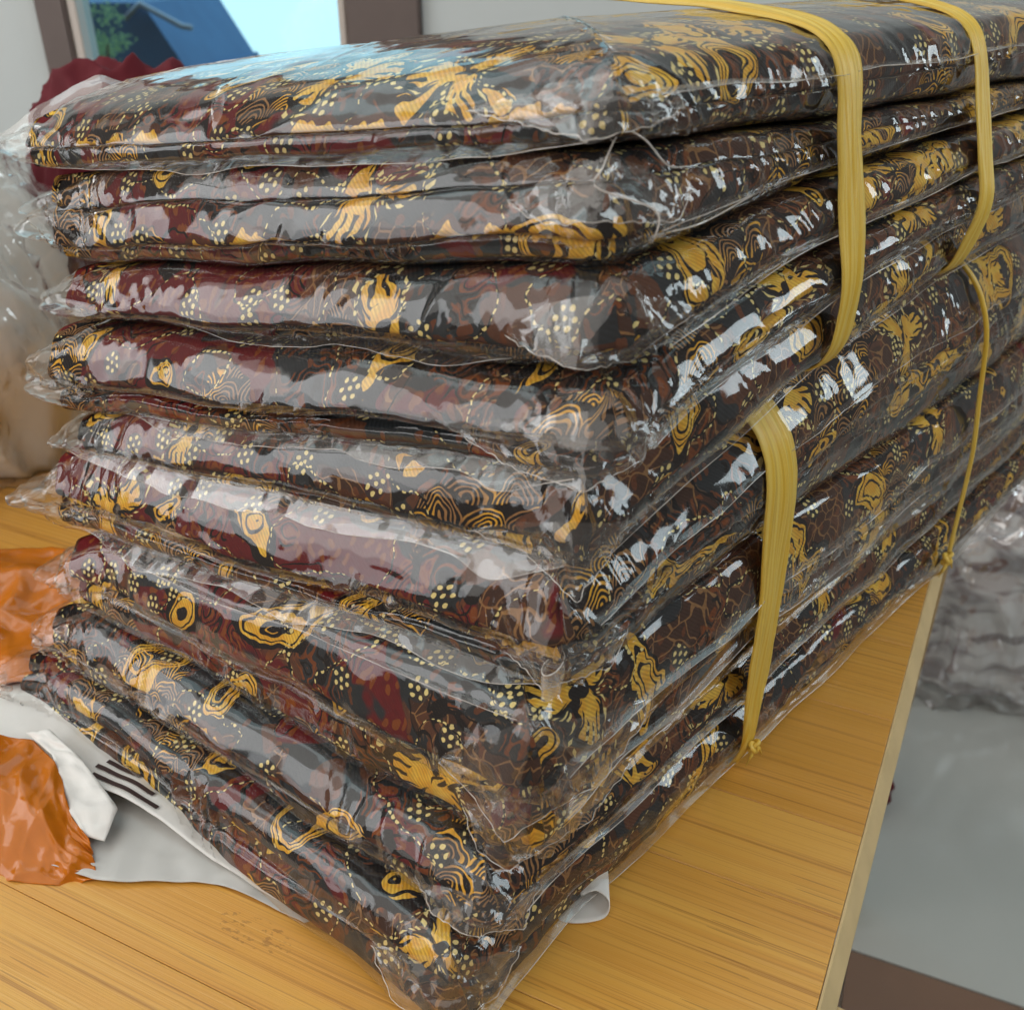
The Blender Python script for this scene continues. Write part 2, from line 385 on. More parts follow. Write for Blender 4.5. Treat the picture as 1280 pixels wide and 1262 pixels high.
def mat_raffia(name):
    N = NT(name)
    uv = N.n('UVMap', uv_map='UVMap').outputs[0]
    st = N.noise(N.scale(uv, (9, 1500, 1)), 1.0, 3, 0.6).outputs[0]
    st2 = N.noise(N.scale(uv, (5, 420, 1)), 1.0, 2, 0.5).outputs[0]
    c = N.mix(N.ss(st, 0.35, 0.65), (0.80, 0.50, 0.05), (0.88, 0.64, 0.14))
    c = N.mix(N.math('MULTIPLY', N.ss(st2, 0.55, 0.75), 0.5), c, (0.52, 0.29, 0.02))
    b = N.bsdf(Base_Color=c, Roughness=0.36, Normal=N.bump(N.math('ADD', st, st2), 0.5, 0.0007))
    tl = N.n('BsdfTranslucent', {'Color': c}); m = N.n('MixShader', {0: 0.15, 1: b.outputs[0], 2: tl.outputs[0]})
    N.t.links.new(m.outputs[0], N.out.inputs[0])
    return N.m

def mat_floor():
    N = NT('polished_floor_tile')
    co = N.n('TexCoord').outputs['Object']
    a = N.noise(co, 3, 3).outputs[0]
    c = N.mix(N.ss(a, 0.3, 0.7), (0.40, 0.41, 0.385), (0.46, 0.465, 0.435))
    N.bsdf(Base_Color=c, Roughness=0.16, Normal=N.bump(N.noise(co, 6, 2).outputs[0], 0.03, 0.01))
    return N.m

M = {}
M['batik'] = mat_batik()
M['film'] = mat_film('clear_film')
M['film_white'] = mat_film('creased_film', haze=0.045, f0=0.075, bump=1.0)
M['film_edge'] = mat_film('film_cut_edge', haze=0.42, f0=0.12, hazecol=(0.88, 0.80, 0.72), bump=0.2)
M['film_milky'] = mat_film('milky_film', haze=0.28, f0=0.08)
M['film_bag'] = mat_film('shiny_bag_film', haze=0.04, f0=0.30, rough=0.06)
M['bamboo'] = mat_bamboo('bamboo_board')
M['bamboo_edge'] = simple('bamboo_side', (0.62, 0.45, 0.22), 0.5, 0.4, nscale=60, namt=0.1)
M['raffia'] = mat_raffia('yellow_raffia')
M['orange'] = simple('orange_poly', (0.72, 0.21, 0.010), 0.11, 0.55, nscale=40, namt=0.06, bump=0.35, bscale=45, trans=0.30)
M['poly_white'] = simple('white_poly', (0.90, 0.88, 0.84), 0.45, 0.4, nscale=30, namt=0.03, bump=0.2, bscale=45, trans=0.15)
M['poly_grey'] = simple('grey_poly', (0.62, 0.61, 0.58), 0.45, 0.4, nscale=30, namt=0.05, bump=0.2, bscale=40, trans=0.1)
M['wall'] = simple('painted_wall', (0.62, 0.66, 0.66), 0.8, 0.2, nscale=5, namt=0.03)
M['frame'] = simple('brown_window_frame', (0.16, 0.125, 0.115), 0.45, 0.4, nscale=20, namt=0.05)
M['frame_light'] = simple('pale_window_bead', (0.62, 0.55, 0.50), 0.5, 0.4)
M['red'] = simple('maroon_cloth', (0.115, 0.006, 0.013), 0.75, 0.3, nscale=30, namt=0.1)
M['cream'] = simple('cream_cloth', (0.88, 0.85, 0.80), 0.7, 0.3, nscale=14, namt=0.06)
M['floor'] = mat_floor()
M['brown_tile'] = simple('brown_floor_tile', (0.20, 0.115, 0.075), 0.2, 0.5, nscale=8, namt=0.08)
M['leaf'] = simple('tree_leaf', (0.36, 0.55, 0.30), 0.6, 0.3, nscale=3, namt=0.1, trans=0.6)
M['bark'] = simple('tree_bark', (0.12, 0.08, 0.05), 0.9, 0.1)
M['house'] = simple('house_wall', (0.08, 0.19, 0.38), 0.8, 0.2, nscale=2, namt=0.1)
M['roof'] = simple('house_roof', (0.08, 0.19, 0.38), 0.8, 0.2, nscale=2, namt=0.1)
M['trim'] = simple('roof_trim', (0.45, 0.50, 0.62), 0.7, 0.2)
M['stripe_dark'] = simple('dark_stripe', (0.05, 0.028, 0.026), 0.6, 0.3, nscale=90, namt=.2)
def mat_sky():
    N = NT('bright_sky'); e = N.n('Emission', {'Color': (0.70, 0.94, 1.0), 'Strength': 1.10})
    N.t.links.new(e.outputs[0], N.out.inputs[0]); return N.m
M['sky'] = mat_sky()
def mat_grey_cloth():
    N = NT('grey_streaked_cloth')
    co = N.n('TexCoord').outputs['Object']
    w = N.noise(N.scale(co, (5, 5, 16)), 1.0, 3, 0.5, 1.2, dim='3D').outputs[0]
    c = N.mix(N.ss(w, 0.44, 0.58), (0.90, 0.87, 0.88), (0.20, 0.13, 0.15))
    N.bsdf(Base_Color=c, Roughness=0.7); return N.m
M['grey_cloth'] = mat_grey_cloth()

# ------------------------------------------------------------------ the room: floor, wall, window, outside
def box(name, lo, hi, mat, parent=None, bevel=0.0):
    bm = bmesh.new(); bmesh.ops.create_cube(bm, size=1)
    for v in bm.verts:
        v.co = Vector([lo[k] + (v.co[k] + 0.5) * (hi[k] - lo[k]) for k in range(3)])
    if bevel: bmesh.ops.bevel(bm, geom=bm.edges[:], offset=bevel, segments=2, affect='EDGES')
    me = bpy.data.meshes.new(name); bm.to_mesh(me); bm.free(); me.materials.append(mat)
    o = bpy.data.objects.new(name, me); C.objects.link(o)
    if parent: o.parent = parent; o.matrix_parent_inverse = Matrix.Translation(-Vector(parent.location))
    return o
FZ = -0.72
fl = tag(box('floor', (-2.2, -0.6, FZ - 0.1), (2.6, 1.8, FZ - 0.006), M['floor']), kind='structure')
YW = 1.8
tile_a = np.array([0.92, -0.39]); tile_b = np.array([0.39, 0.92])
def tile(c0, c1, mat):
    o0 = np.array([0.405, 0.744])
    P = [o0 + tile_a * i + tile_b * j for i, j in ((c0[0], c0[1]), (c1[0], c0[1]), (c1[0], c1[1]), (c0[0], c1[1]))]
    g = 0.0012
    V = [(p[0], p[1], z) for z in (FZ - 0.005, FZ) for p in P]
    F = [(3, 2, 1, 0), (4, 5, 6, 7), (0, 1, 5, 4), (1, 2, 6, 5), (2, 3, 7, 6), (3, 0, 4, 7)]
    o = link_mesh('floor_tile', V, F, mat, fl, smooth=False); return o
for i in range(-1, 3):
    for j in range(-1, 2):
        tile((i * 0.6 + 0.0012, j * 0.6 + 0.0012), (i * 0.6 + 0.5988, j * 0.6 + 0.5988), M['brown_tile'] if j < 0 else M['floor'])

# wall with the window opening between x=-0.79 and x=-0.15
wl = thing('wall', 'pale grey painted wall around the dark framed window', 'wall', (0, YW, FZ))
wz = 1.9; s0 = -0.15
box('wall_panel', (-2.2, YW, FZ), (-0.79, YW + 0.12, wz), M['wall'], wl)
box('wall_panel', (-0.15, YW, FZ), (2.6, YW + 0.12, wz), M['wall'], wl)
box('wall_panel', (-0.79, YW, FZ), (-0.15, YW + 0.12, s0), M['wall'], wl)
box('wall_panel', (-0.79, YW, 1.3), (-0.15, YW + 0.12, wz), M['wall'], wl)
wi = thing('window', 'brown framed window with a house and a tree outside', 'window', (-0.47, YW, s0))
box('frame_post', (-0.788, YW - 0.02, s0), (-0.738, YW + 0.06, 1.298), M['frame'], wi, 0.004)
box('frame_bead', (-0.737, YW - 0.012, s0 + 0.041), (-0.722, YW + 0.05, 1.258), M['frame_light'], wi, 0.002)
box('frame_post', (-0.276, YW - 0.02, s0), (-0.152, YW + 0.06, 1.298), M['frame'], wi, 0.004)
box('frame_bead', (-0.289, YW - 0.012, s0 + 0.041), (-0.277, YW + 0.05, 1.258), M['frame_light'], wi, 0.002)
box('frame_rail', (-0.737, YW - 0.02, s0), (-0.277, YW + 0.06, s0 + 0.04), M['frame'], wi, 0.004)
box('frame_rail', (-0.737, YW - 0.02, 1.259), (-0.277, YW + 0.06, 1.298), M['frame'], wi, 0.004)
NG = NT('window_glass')
g_ = NG.n('BsdfGlossy', {'Roughness': 0.02}); t_ = NG.n('BsdfTransparent', {'Color': (0.80, 0.93, 0.98)})
m_ = NG.n('MixShader', {0: 0.06, 1: t_.outputs[0], 2: g_.outputs[0]}); NG.t.links.new(m_.outputs[0], NG.out.inputs[0])
box('pane', (-0.721, YW + 0.018, s0 + 0.041), (-0.290, YW + 0.022, 1.258), NG.m, wi)

sky = tag(link_mesh('sky', [(-14, 14, -8), (10, 14, -8), (10, 14, 12), (-14, 14, 12), (10, 4, 12), (-14, 4, 12)], [(0, 1, 2, 3), (3, 2, 4, 5)], M['sky'], smooth=False), kind='structure')
GZ = -4.0
tag(box('ground', (-13, 3.0, GZ - 0.3), (9, 13.9, GZ), simple('garden_ground', (0.10, 0.12, 0.06), 0.9), None), kind='structure')
# the neighbouring house: walls, gable roof, barge boards
ho = thing('house', 'blue grey gabled house with pale roof edge seen through the window', 'house', (-4.4, 10.4, GZ))
x0, x1, y0, y1, ez, rz = -6.2, -3.02, 10.0, 12.6, -0.62, -0.02
box('house_wall', (x0, y0 + 0.2, GZ), (x1, y1, ez), M['house'], ho)
xm = -3.42
V = [(x0 - .3, y0, ez), (x1, y0, ez - .10), (xm, y0, rz), (x0 - .3, y1, ez), (x1, y1, ez - .10), (xm, y1, rz), (x0 - .3, y0, rz), (x0 - .3, y1, rz)]
link_mesh('roof', V, [(0, 1, 2, 6), (3, 7, 5, 4), (1, 4, 5, 2), (2, 5, 7, 6), (0, 3, 4, 1), (0, 6, 7, 3)], M['roof'], ho, smooth=False)
tube('roof_edge', [(xm - .16, y0 - .06, rz - .13), (xm, y0 - .06, rz), (xm + .36, y0 - .06, rz - .19), (x1 + .05, y0 - .06, rz - .2)], 0.028, M['trim'], ho, sides=4)
for k in range(2):
    box('house_window', (-5.4 + k * 1.2, y0 + .17, -1.9), (-4.8 + k * 1.2, y0 + .199, -1.1), M['trim'], ho)
# tree
tr = thing('tree', 'light green leafy tree standing before the neighbouring house', 'tree', (-3.35, 8.6, GZ))
tube('trunk', [(-3.35, 8.6, GZ), (-3.32, 8.6, -2.2), (-3.36, 8.62, -0.9), (-3.34, 8.6, -0.35)], np.linspace(0.11, 0.03, 4), M['bark'], tr, sides=8)
for k in range(6):
    a = k * 1.05; tube('branch', [(-3.35, 8.6, -1.4 + .12 * k), (-3.35 + .18 * math.cos(a), 8.6 + .18 * math.sin(a), -1.0 + .1 * k), (-3.35 + .34 * math.cos(a), 8.6 + .3 * math.sin(a), -.75 + .1 * k)], np.array([.03, .02, .008]), M['bark'], tr, sides=5)
V = []; F = []
cl = [(rng.gauss(-3.36, .17), rng.gauss(8.6, .18), rng.uniform(-1.0, -.02)) for _ in range(34)]
for (cx, cy, cz) in cl:
    for _ in range(70):
        c = Vector((rng.gauss(cx, .055), rng.gauss(cy, .055), rng.gauss(cz, .05)))
        d = Vector((rng.gauss(0, 1), rng.gauss(0, 1), rng.gauss(0, 1))).normalized(); e = d.orthogonal().normalized()
        s = rng.uniform(.014, .03); b = len(V)
        V += [c - d * s, c + e * s * .45, c + d * s, c - e * s * .45]; F.append((b, b + 1, b + 2, b + 3))
tag(link_mesh('crown', V, F, M['leaf'], tr, smooth=False), kind='stuff')

# ------------------------------------------------------------------ bamboo table
ge = np.array([0.905, -0.425]); ge /= np.linalg.norm(ge)      # grain direction, right-hand side of the board
E0 = np.array([0.105, 0.2027]); E1 = np.array([0.2731, 0.5217]); ed = (E1 - E0) / np.linalg.norm(E1 - E0)
tb = thing('bamboo_table', 'golden bamboo table carrying the tall stack of wrapped cloth', 'table', (0, 0.3, FZ))
TH = 0.020
k = 0; t = -0.16
while t < 0.75:
    w = rng.choice([0.052, 0.064, 0.078, 0.045])
    P = E0 + ed * t; Q = E0 + ed * (t + w - 0.00025)
    Ln = 0.98
    me = bpy.data.meshes.new('plank')
    bm = bmesh.new()
    # local frame: x along the grain, y across
    org = P - ge * Ln
    ax = ge; ay = np.array([-ge[1], ge[0]])
    def loc(pt): return ((pt - org) @ ax, (pt - org) @ ay)
    pts = [loc(P - ge * Ln), loc(P), loc(Q), loc(Q - ge * Ln)]
    vb = [bm.verts.new((x, y, -TH)) for x, y in pts]; vt = [bm.verts.new((x, y, 0)) for x, y in pts]
    bm.faces.new(vb[::-1]); bm.faces.new(vt)
    for i in range(4): bm.faces.new((vb[i], vb[(i + 1) % 4], vt[(i + 1) % 4], vt[i]))
    bmesh.ops.bevel(bm, geom=[e for e in bm.edges if e.verts[0].co.z == 0 and e.verts[1].co.z == 0], offset=0.00025, segments=1, affect='EDGES')
    bm.to_mesh(me); bm.free(); me.materials.append(M['bamboo'])
    o = bpy.data.objects.new('plank', me); C.objects.link(o); o.parent = tb
    o.location = (org[0], org[1] - 0.3, -FZ); o.rotation_euler = (0, 0, math.atan2(ge[1], ge[0]))
    t += w
# pale side band
nb = np.array([ed[1], -ed[0]])
def quadbox(name, A, B, out, z0, z1, mat, parent):
    V = []
    for z in (z0, z1):
        for p in (A, B, B + out, A + out): V.append((p[0], p[1], z))
    return link_mesh(name, V, [(3, 2, 1, 0), (4, 5, 6, 7), (0, 1, 5, 4), (1, 2, 6, 5), (2, 3, 7, 6), (3, 0, 4, 7)], mat, parent, smooth=False)
def prism(name, prof, A, B, mat, parent):
    V = []; m = len(prof)
    for p in (A, B):
        for (o, z) in prof: V.append((p[0] + nb[0] * o, p[1] + nb[1] * o, z))
    F = [(k, (k + 1) % m, m + (k + 1) % m, m + k) for k in range(m)] + [tuple(range(m))[::-1], tuple(range(m, 2 * m))]
    return link_mesh(name, V, F, mat, parent, smooth=False)
prism('edge_band', [(.0003, -.0004), (.0012, -.0006), (.0062, -.010), (.0066, -TH - .004), (.0003, -TH - .004)], E0 - ed * .16, E0 + ed * .80, M['bamboo_edge'], tb)
for tt in (0.028, 0.70):
    for dd in (0.0, -0.90):
        A = E0 + ed * (tt - 0.055) + ge * dd - nb * (0.0380 if dd == 0 else 0.0505)
        quadbox('leg', A, A + ed * .05, nb * 0.05, FZ + 0.0005, -TH - .0045, M['bamboo_edge'], tb)

# ------------------------------------------------------------------ the packs
#  boundary heights at the near corner, the left corner and 0.2 m along the right side (top of the stack first)
BN = [0.2917, 0.2747, 0.2438, 0.2133, 0.1881, 0.1557, 0.1184, 0.0582, 0.0360, 0.0]
BL = [0.2583, 0.2377, 0.2009, 0.1769, 0.1377, 0.1199, 0.0824, 0.0491, 0.0233, 0.0]
BR = [0.2934, 0.2686, 0.2519, 0.2322, 0.2143, 0.1904, 0.1194, 0.0603, 0.0304, 0.0010]
DR = [0.164, 0.171, 0.179, 0.172, 0.187, 0.211, 0.251, 0.292, 0.328, 0.345]
NX = [(.0260, .2580), (.0266, .2548), (.0245, .2489), (.0297, .2431), (.0252, .2384), (.0175, .2322), (.0122, .2252), (-.0015, .2090), (-.0140, .2010), (-.0250, .1870)]
LA = [144.1, 144.6, 144.2, 145.5, 145.2, 145.3, 143.5, 142.2, 142.0, 141.5]
A_LEN, B_LEN = 0.278, 0.64
ALEN = [.284, .272, .267, .282, .266, .286, .270, .273, .282]
RA = 46.7
NLIFT = 0.0004
def zbound(i, a, b):
    z = BN[i] + (BL[i] - BN[i]) * a / A_LEN + (BR[i] - BN[i]) * np.tanh(b / DR[i] * 1.2) / np.tanh(1.2)
    if 0 < i < 9:
        z = z + 0.0022 * pn(a * 16 + 3 * i, b * 10, 40 + i) * sstep(0, .03, a + b)
    return z

class Pack:
    pass
def build_pack(i, rolls, protr, seed):
    """returns a function making a skin of the pack: groove depth, outward offset, wrinkles"""
    N0 = (np.array(NX[i]) + np.array(NX[i + 1])) / 2
    la = R((LA[i] + LA[i + 1]) / 2); ra = R(RA + rng.uniform(-.8, .8))
    ea = np.array([math.cos(la), math.sin(la)]); eb = np.array([math.cos(ra), math.sin(ra)])
    A = ALEN[i]; B = B_LEN
    rc = 0.0055
    # perimeter in (a,b) metres: N -> R -> F -> L -> N, with density where it shows
    def seg(p, q, n, end=False): return [np.array(p) + (np.array(q) - np.array(p)) * t for t in np.linspace(0, 1, n, endpoint=False)]
    pts = []; nor = []; side = []
    def edge(p, q, n, nn, sd):
        for x in seg(p, q, n): pts.append(x); nor.append(np.array(nn, float)); side.append(sd)
    def arc(c, t0, t1, n, sd0, sd1):
        for k in range(n):
            t = R(t0 + (t1 - t0) * k / n); v = np.array([math.cos(t), math.sin(t)])
            pts.append(np.array(c) + rc * v); nor.append(v); side.append(sd0 + (sd1 - sd0) * k / n)
    # (a,b): right side is a=0 (outward -a); left face is b=0 (outward -b)
    edge((0, rc), (0, .30), 220, (-1, 0), 0); edge((0, .30), (0, B - rc), 130, (-1, 0), 0)
    arc((rc, B - rc), 180, 90, 5, 0, 0)
    edge((rc, B), (A - rc, B), 22, (0, 1), 0)
    arc((A - rc, B - rc), 90, 0, 5, 0, 0)
    edge((A, B - rc), (A, .09), 24, (1, 0), 0); edge((A, .09), (A, rc), 40, (1, 0), .0)
    arc((A - rc, rc), 0, -90, 12, 0., 1.)
    edge((A - rc, 0), (rc, 0), 230, (0, -1), 1.)
    arc((rc, rc), -90, -180, 14, 1., 0.)
    pts = np.array(pts); nor = np.array(nor); side = np.array(side)
    n = len(pts)
    step = np.r_[0, np.linalg.norm(np.diff(pts, axis=0), axis=1)]; s = np.cumsum(step)
    sN = s[-1] + 0.004
    # distance along the left face from the near corner, + on left, - on right
    sl = np.where(side > 0.5, sN - s, 0)
    gl = np.clip(side, 0, 1)
    # soften
    gl = np.where(pts[:, 1] < 1e-6 + rc, gl, gl)
    gl = np.where((pts[:, 0] < .001) & (pts[:, 1] < .10), np.maximum(gl, 1 - sstep(.0, .07, pts[:, 1])), gl)
    K = len(rolls) - 1
    tr_ = random.Random(seed); tilt = [tr_.uniform(.0018, .0042) * (rolls[k + 1] - rolls[k]) * 1.6 for k in range(K)]
    nth = 15
    def world(a, b): return N0[0] + a * ea[0] + b * eb[0], N0[1] + a * ea[1] + b * eb[1]
    pk = Pack(); pk.N0 = N0; pk.ea = ea; pk.eb = eb; pk.n = n; pk.s = s; pk.pts = pts; pk.side = side; pk.nor = nor
    def skin(groove_l, groove_r, out, inset_z, wr, dome=0.0, ext=0.0):
        a0, b0 = pts[:, 0], pts[:, 1]
        rows = []          # each: (d inset (n,), f height fraction (n,), phi normal angle)
        th_mean = 0.5 * ((BN[i] - BN[i + 1]) + (BL[i] - BL[i + 1]))
        rglob = np.minimum(0.5 * th_mean, 0.008)
        bnds = [np.zeros(n)]
        for k in range(1, K):
            bnds.append(rolls[k] + 0.10 * pn(s * 14, np.full(n, k * 3.7), seed + k) + 0.03 * pn(s * 55, np.full(n, k * 2.1), seed + 9 + k))
        bnds.append(np.ones(n))
        groove = gl * groove_l + (1 - gl) * groove_r
        for k in range(K):
            lo, hi = bnds[k], bnds[k + 1]; mid = (lo + hi) / 2; half = (hi - lo) / 2
            rr = np.minimum(half * th_mean * 1.05, 0.012)
            pr = protr[k] * gl + 0.0022 * pn(s * 20, np.full(n, 11.3 + k), seed + 31 + k)
            for th in np.linspace(-88, 88, nth):
                t = R(th)
                f = mid + half * math.sin(t)
                sq_ = math.sin(t); ro_ = 1 - (1 - abs(sq_) ** 4.5) ** (1 / 4.5)
                roll = -rr * ro_ * groove + pr - tilt[k] * sq_ * (0.35 + 0.65 * gl)
                q = np.clip(2 * f - 1, -1, 1)
                glob = -rglob * (1 - np.sqrt(np.clip(1 - q * q, 0, 1)))
                o = roll + glob * (0.45 + 0.35 * (1 - groove))
                if i == 5:       # the lower bundle is domed: its top pack rounds off towards the right side
                    qq = np.clip((f - .30) / .70, 0, 1); o = o - (1 - gl) * 0.030 * (1 - np.sqrt(1 - qq * qq * .98))
                ph = np.arcsin(np.clip(q, -1, 1)) * 0.8
                rows.append((-(o + out), f, ph))
        dtop0 = rows[-1][0]; dbot0 = rows[0][0]
        ins = [.004, .009, .016, .026, .040, .060, .085, .110, .138]
        top = [(dtop0 + x, np.ones(n), np.full(n, math.pi / 2)) for x in ins]
        bot = [(dbot0 + x, np.zeros(n), np.full(n, -math.pi / 2)) for x in ins[::-1]]
        rows = bot + rows + top
        m = len(rows)
        D = np.array([r[0] for r in rows]).T; Ff = np.array([r[1] for r in rows]).T; PH = np.array([r[2] for r in rows]).T
        # corner stretch of the film at the left corner
        dl = np.hypot(a0 - A, b0 - 0)
        bumpL = np.exp(-(dl / 0.022) ** 2) * ext
        bumpN = np.exp(-(np.hypot(a0, b0) / 0.016) ** 2) * ext * 0.35
        D = D - (bumpL + bumpN)[:, None] * np.cos(PH) * (0.7 + 0.5 * pn(s[:, None] * 60, Ff * 3, seed + 77))
        dn = np.minimum(D, rc)
        a = a0[:, None] - nor[:, 0][:, None] * dn; b = b0[:, None] - nor[:, 1][:, None] * dn
        dx = np.maximum(D - rc, 0) + rc
        big = D > rc
        a = np.where(big, np.clip(a0[:, None] - nor[:, 0][:, None] * rc, np.minimum(dx, A / 2), A - np.minimum(dx, A / 2)), a)
        b = np.where(big, np.clip(b0[:, None] - nor[:, 1][:, None] * rc, np.minimum(dx, B / 2), B - np.minimum(dx, B / 2)), b)
        zt = zbound(i, np.clip(a, 0, A), np.clip(b, 0, B)) - inset_z; zb = zbound(i + 1, np.clip(a, 0, A), np.clip(b, 0, B)) + inset_z + NLIFT
        # film closes in beyond the cloth at the stretched corner
        sq = (1 - 0.45 * np.exp(-(dl / 0.018) ** 2) * (ext > 0))[:, None]
        fm = 0.5 + (Ff - 0.5) * sq
        z = zb + fm * (zt - zb)
        if dome: z = z + dome * (1 - np.exp(-np.maximum(D - 0.002, 0) / 0.030)) * (Ff > 0.5)
        # running length over the profile for the print
        x, y = world(a, b)
        Pm = np.stack([x, y, z], -1)
        dist = np.linalg.norm(np.diff(Pm, axis=1), axis=2)
        vv = np.concatenate([np.zeros((n, 1)), np.cumsum(dist, axis=1)], 1)
        vv = vv - vv[:, m // 2][:, None]
        uu = np.broadcast_to(s[:, None], vv.shape)
        w = wr(uu, vv, Ff, a, b, gl[:, None], dl[:, None]) * (1 - 0.9 * sstep(.05, .10, D))
        up = np.sin(PH) * (0.45 if i == 0 else 0.12)
        up = np.where(Ff > 0.5, up, up * 0.1)
        nx = nor[:, 0][:, None] * np.cos(PH); ny = nor[:, 1][:, None] * np.cos(PH)
        Pm[..., 0] += w * (nx * ea[0] + ny * eb[0]); Pm[..., 1] += w * (nx * ea[1] + ny * eb[1]); Pm[..., 2] += w * up
        return Pm, uu, vv, a, b, m
    pk.skin = skin
    return pk

PACKS = [
    # rolls (from bottom to top), protrusion of each roll
    dict(rolls=[0, .42, 1], protr=[.001, -.001], lab='topmost plastic wrapped batik pack, domed top, under the upper yellow bands'),
    dict(rolls=[0, .22, .66, 1], protr=[.000, .002, -.004], lab='second wrapped batik pack from the top with a wavy bag lip at its corner'),
    dict(rolls=[0, .24, 1], protr=[-.004, .001], lab='third wrapped batik pack from the top, middle one of the upper bundle'),
    dict(rolls=[0, .26, .40, 1], protr=[.003, -.004, .003], lab='fourth wrapped batik pack from the top, second lowest of the upper bundle'),
    dict(rolls=[0, .26, 1], protr=[-.002, -.002], lab='fifth wrapped batik pack, lowest one held by the upper yellow bands'),
    dict(rolls=[0, .26, .40, 1], protr=[.001, -.004, -.001], lab='sixth wrapped batik pack with a curled film scroll, first below the upper bands'),
    dict(rolls=[0, .42, 1], protr=[.002, .000], lab='seventh wrapped batik pack from the top, thickest of the lower bundle'),
    dict(rolls=[0, .40, 1], protr=[.002, -.001], lab='eighth wrapped batik pack, thin, resting on the lowest pack'),
    dict(rolls=[0, .55, 1], protr=[.003, -.002], lab='lowest wrapped batik pack lying on the bamboo table'),
]
FILM = []
for i, pd in enumerate(PACKS):
    sd = 100 + 13 * i
    pk = build_pack(i, pd['rolls'], pd['protr'], sd)
    zc = zbound(i + 1, 0, 0)
    root = thing('wrapped_cloth_pack', pd['lab'], 'cloth pack', (float(pk.N0[0]), float(pk.N0[1]), float(zc)), 'plastic wrapped batik packs in the stack')
    def wr_cloth(u, v, f, a, b, g, dl, sd=sd):
        return 0.0009 * pn(u * 70, v * 120, sd) + 0.0004 * ridge(u * 160, v * 260, sd + 1) * 0.5 - 0.0006
    P, uu, vv, a, b, m = pk.skin(1.0, 0.55, 0.0, 0.0012, wr_cloth, dome=0.0155 if i == 0 else 0.0025)
    A = A_LEN
    onleft = (pk.side > 0.4)[:, None] & np.ones_like(uu, bool)
    mar = np.where(onleft, sstep(.02, .17, a) * (1.0 if i < 7 else .25) * (0.85 if i < 5 else 1.0), 0.0) - np.where(onleft, 0.1, 0.55)
    uvc = np.stack([uu + 1.37 * i, vv + 0.61 * i], -1).reshape(-1, 2)
    cl = link_mesh('folded_cloth', P.reshape(-1, 3), grid_faces(pk.n, m, True), M['batik'], root, uv=uvc, attrs={'maroon': mar, 'fold': np.where(onleft, vv - vv[:, 9 + 15][:, None], .5)})

    def wr_film(u, v, f, a, b, g, dl, sd=sd, i=i):
        dN = np.hypot(a, b)
        def crease(x, y, sd_, w=.07): return np.exp(-np.abs(pn(x, y, sd_)) / w)
        wu = u + .006 * pn(u * 30, v * 30, sd + 21); wv_ = v + .004 * pn(u * 25, v * 25, sd + 22)
        # taut panels with a few long creases along the fold and some short ones across
        long_ = 0.0011 * pn(u * 7, v * 34, sd + 4) + 0.0008 * crease(wu * 9, wv_ * 55, sd + 3)
        mask = sstep(0.20, 0.45, pn(u * 15, v * 22, sd + 17))
        cross = mask * 0.0026 * crease(wu * 62 + v * 25, wv_ * 16, sd + 6, .10)
        corner = np.exp(-(dN / 0.030) ** 2) + 1.3 * np.exp(-(dl / 0.040) ** 2)
        radial = 0.0030 * crease(wu * 80 + v * 60, v * 30, sd + 8, .12) + .0014 * pn(u * 90, v * 90, sd + 9)
        q = np.clip(1 - np.abs(f - 0.5) * 1.8, 0, 1)
        patch = sstep(-0.15, 0.30, pn(u * 19, f * 1.2 + .3, sd + 12))
        right = 0.0014 * pn(u * 9, v * 60, sd + 9) + patch * q * 0.0019 * crease(wu * 85 + v * 60, wv_ * 16, sd + 10, .13) + 0.0007 * crease(wu * 10, wv_ * 80, sd + 11)
        w = g * (long_ + cross) + (1 - g) * right + corner * radial + 0.0008
        return np.maximum(w, -0.0003)
    P, uu, vv, a, b, m = pk.skin(0.28, 0.10, 0.0016, 0.0003, wr_film, dome=0.0167 if i == 0 else 0.0027, ext=[.012, .010, .010, .012, .006, .012, .010, .008, .012][i])
    fb = link_mesh('plastic_bag', P.reshape(-1, 3), grid_faces(pk.n, m, True), M['film'], root, uv=np.stack([uu + 2.11 * i, vv + .37 * i], -1).reshape(-1, 2))
    pk.root = root; pk.bag = fb; pk.F = P; pk.m = m; pk.i = i
    FILM.append(pk)

def fp(i, d, f, left=False, out=0.0):
    """point on the bag of pack i: d metres from the near corner along the right (or left) side, at height fraction f"""
    pk = FILM[i]
    if left: k = int(np.argmin(np.abs(pk.pts[:, 0] - d) + 10 * np.abs(pk.pts[:, 1])))
    else: k = int(np.argmin(np.abs(pk.pts[:, 1] - d) + 10 * np.abs(pk.pts[:, 0])))
    col = pk.F[k, 9:-9]; z0, z1 = col[0, 2], col[-1, 2]
    j = int(np.argmin(np.abs(col[:, 2] - (z0 + f * (z1 - z0)))))
    nv = pk.nor[k]; n3 = np.array([*(nv[0] * pk.ea + nv[1] * pk.eb), 0])
    return col[j] + n3 * out, n3

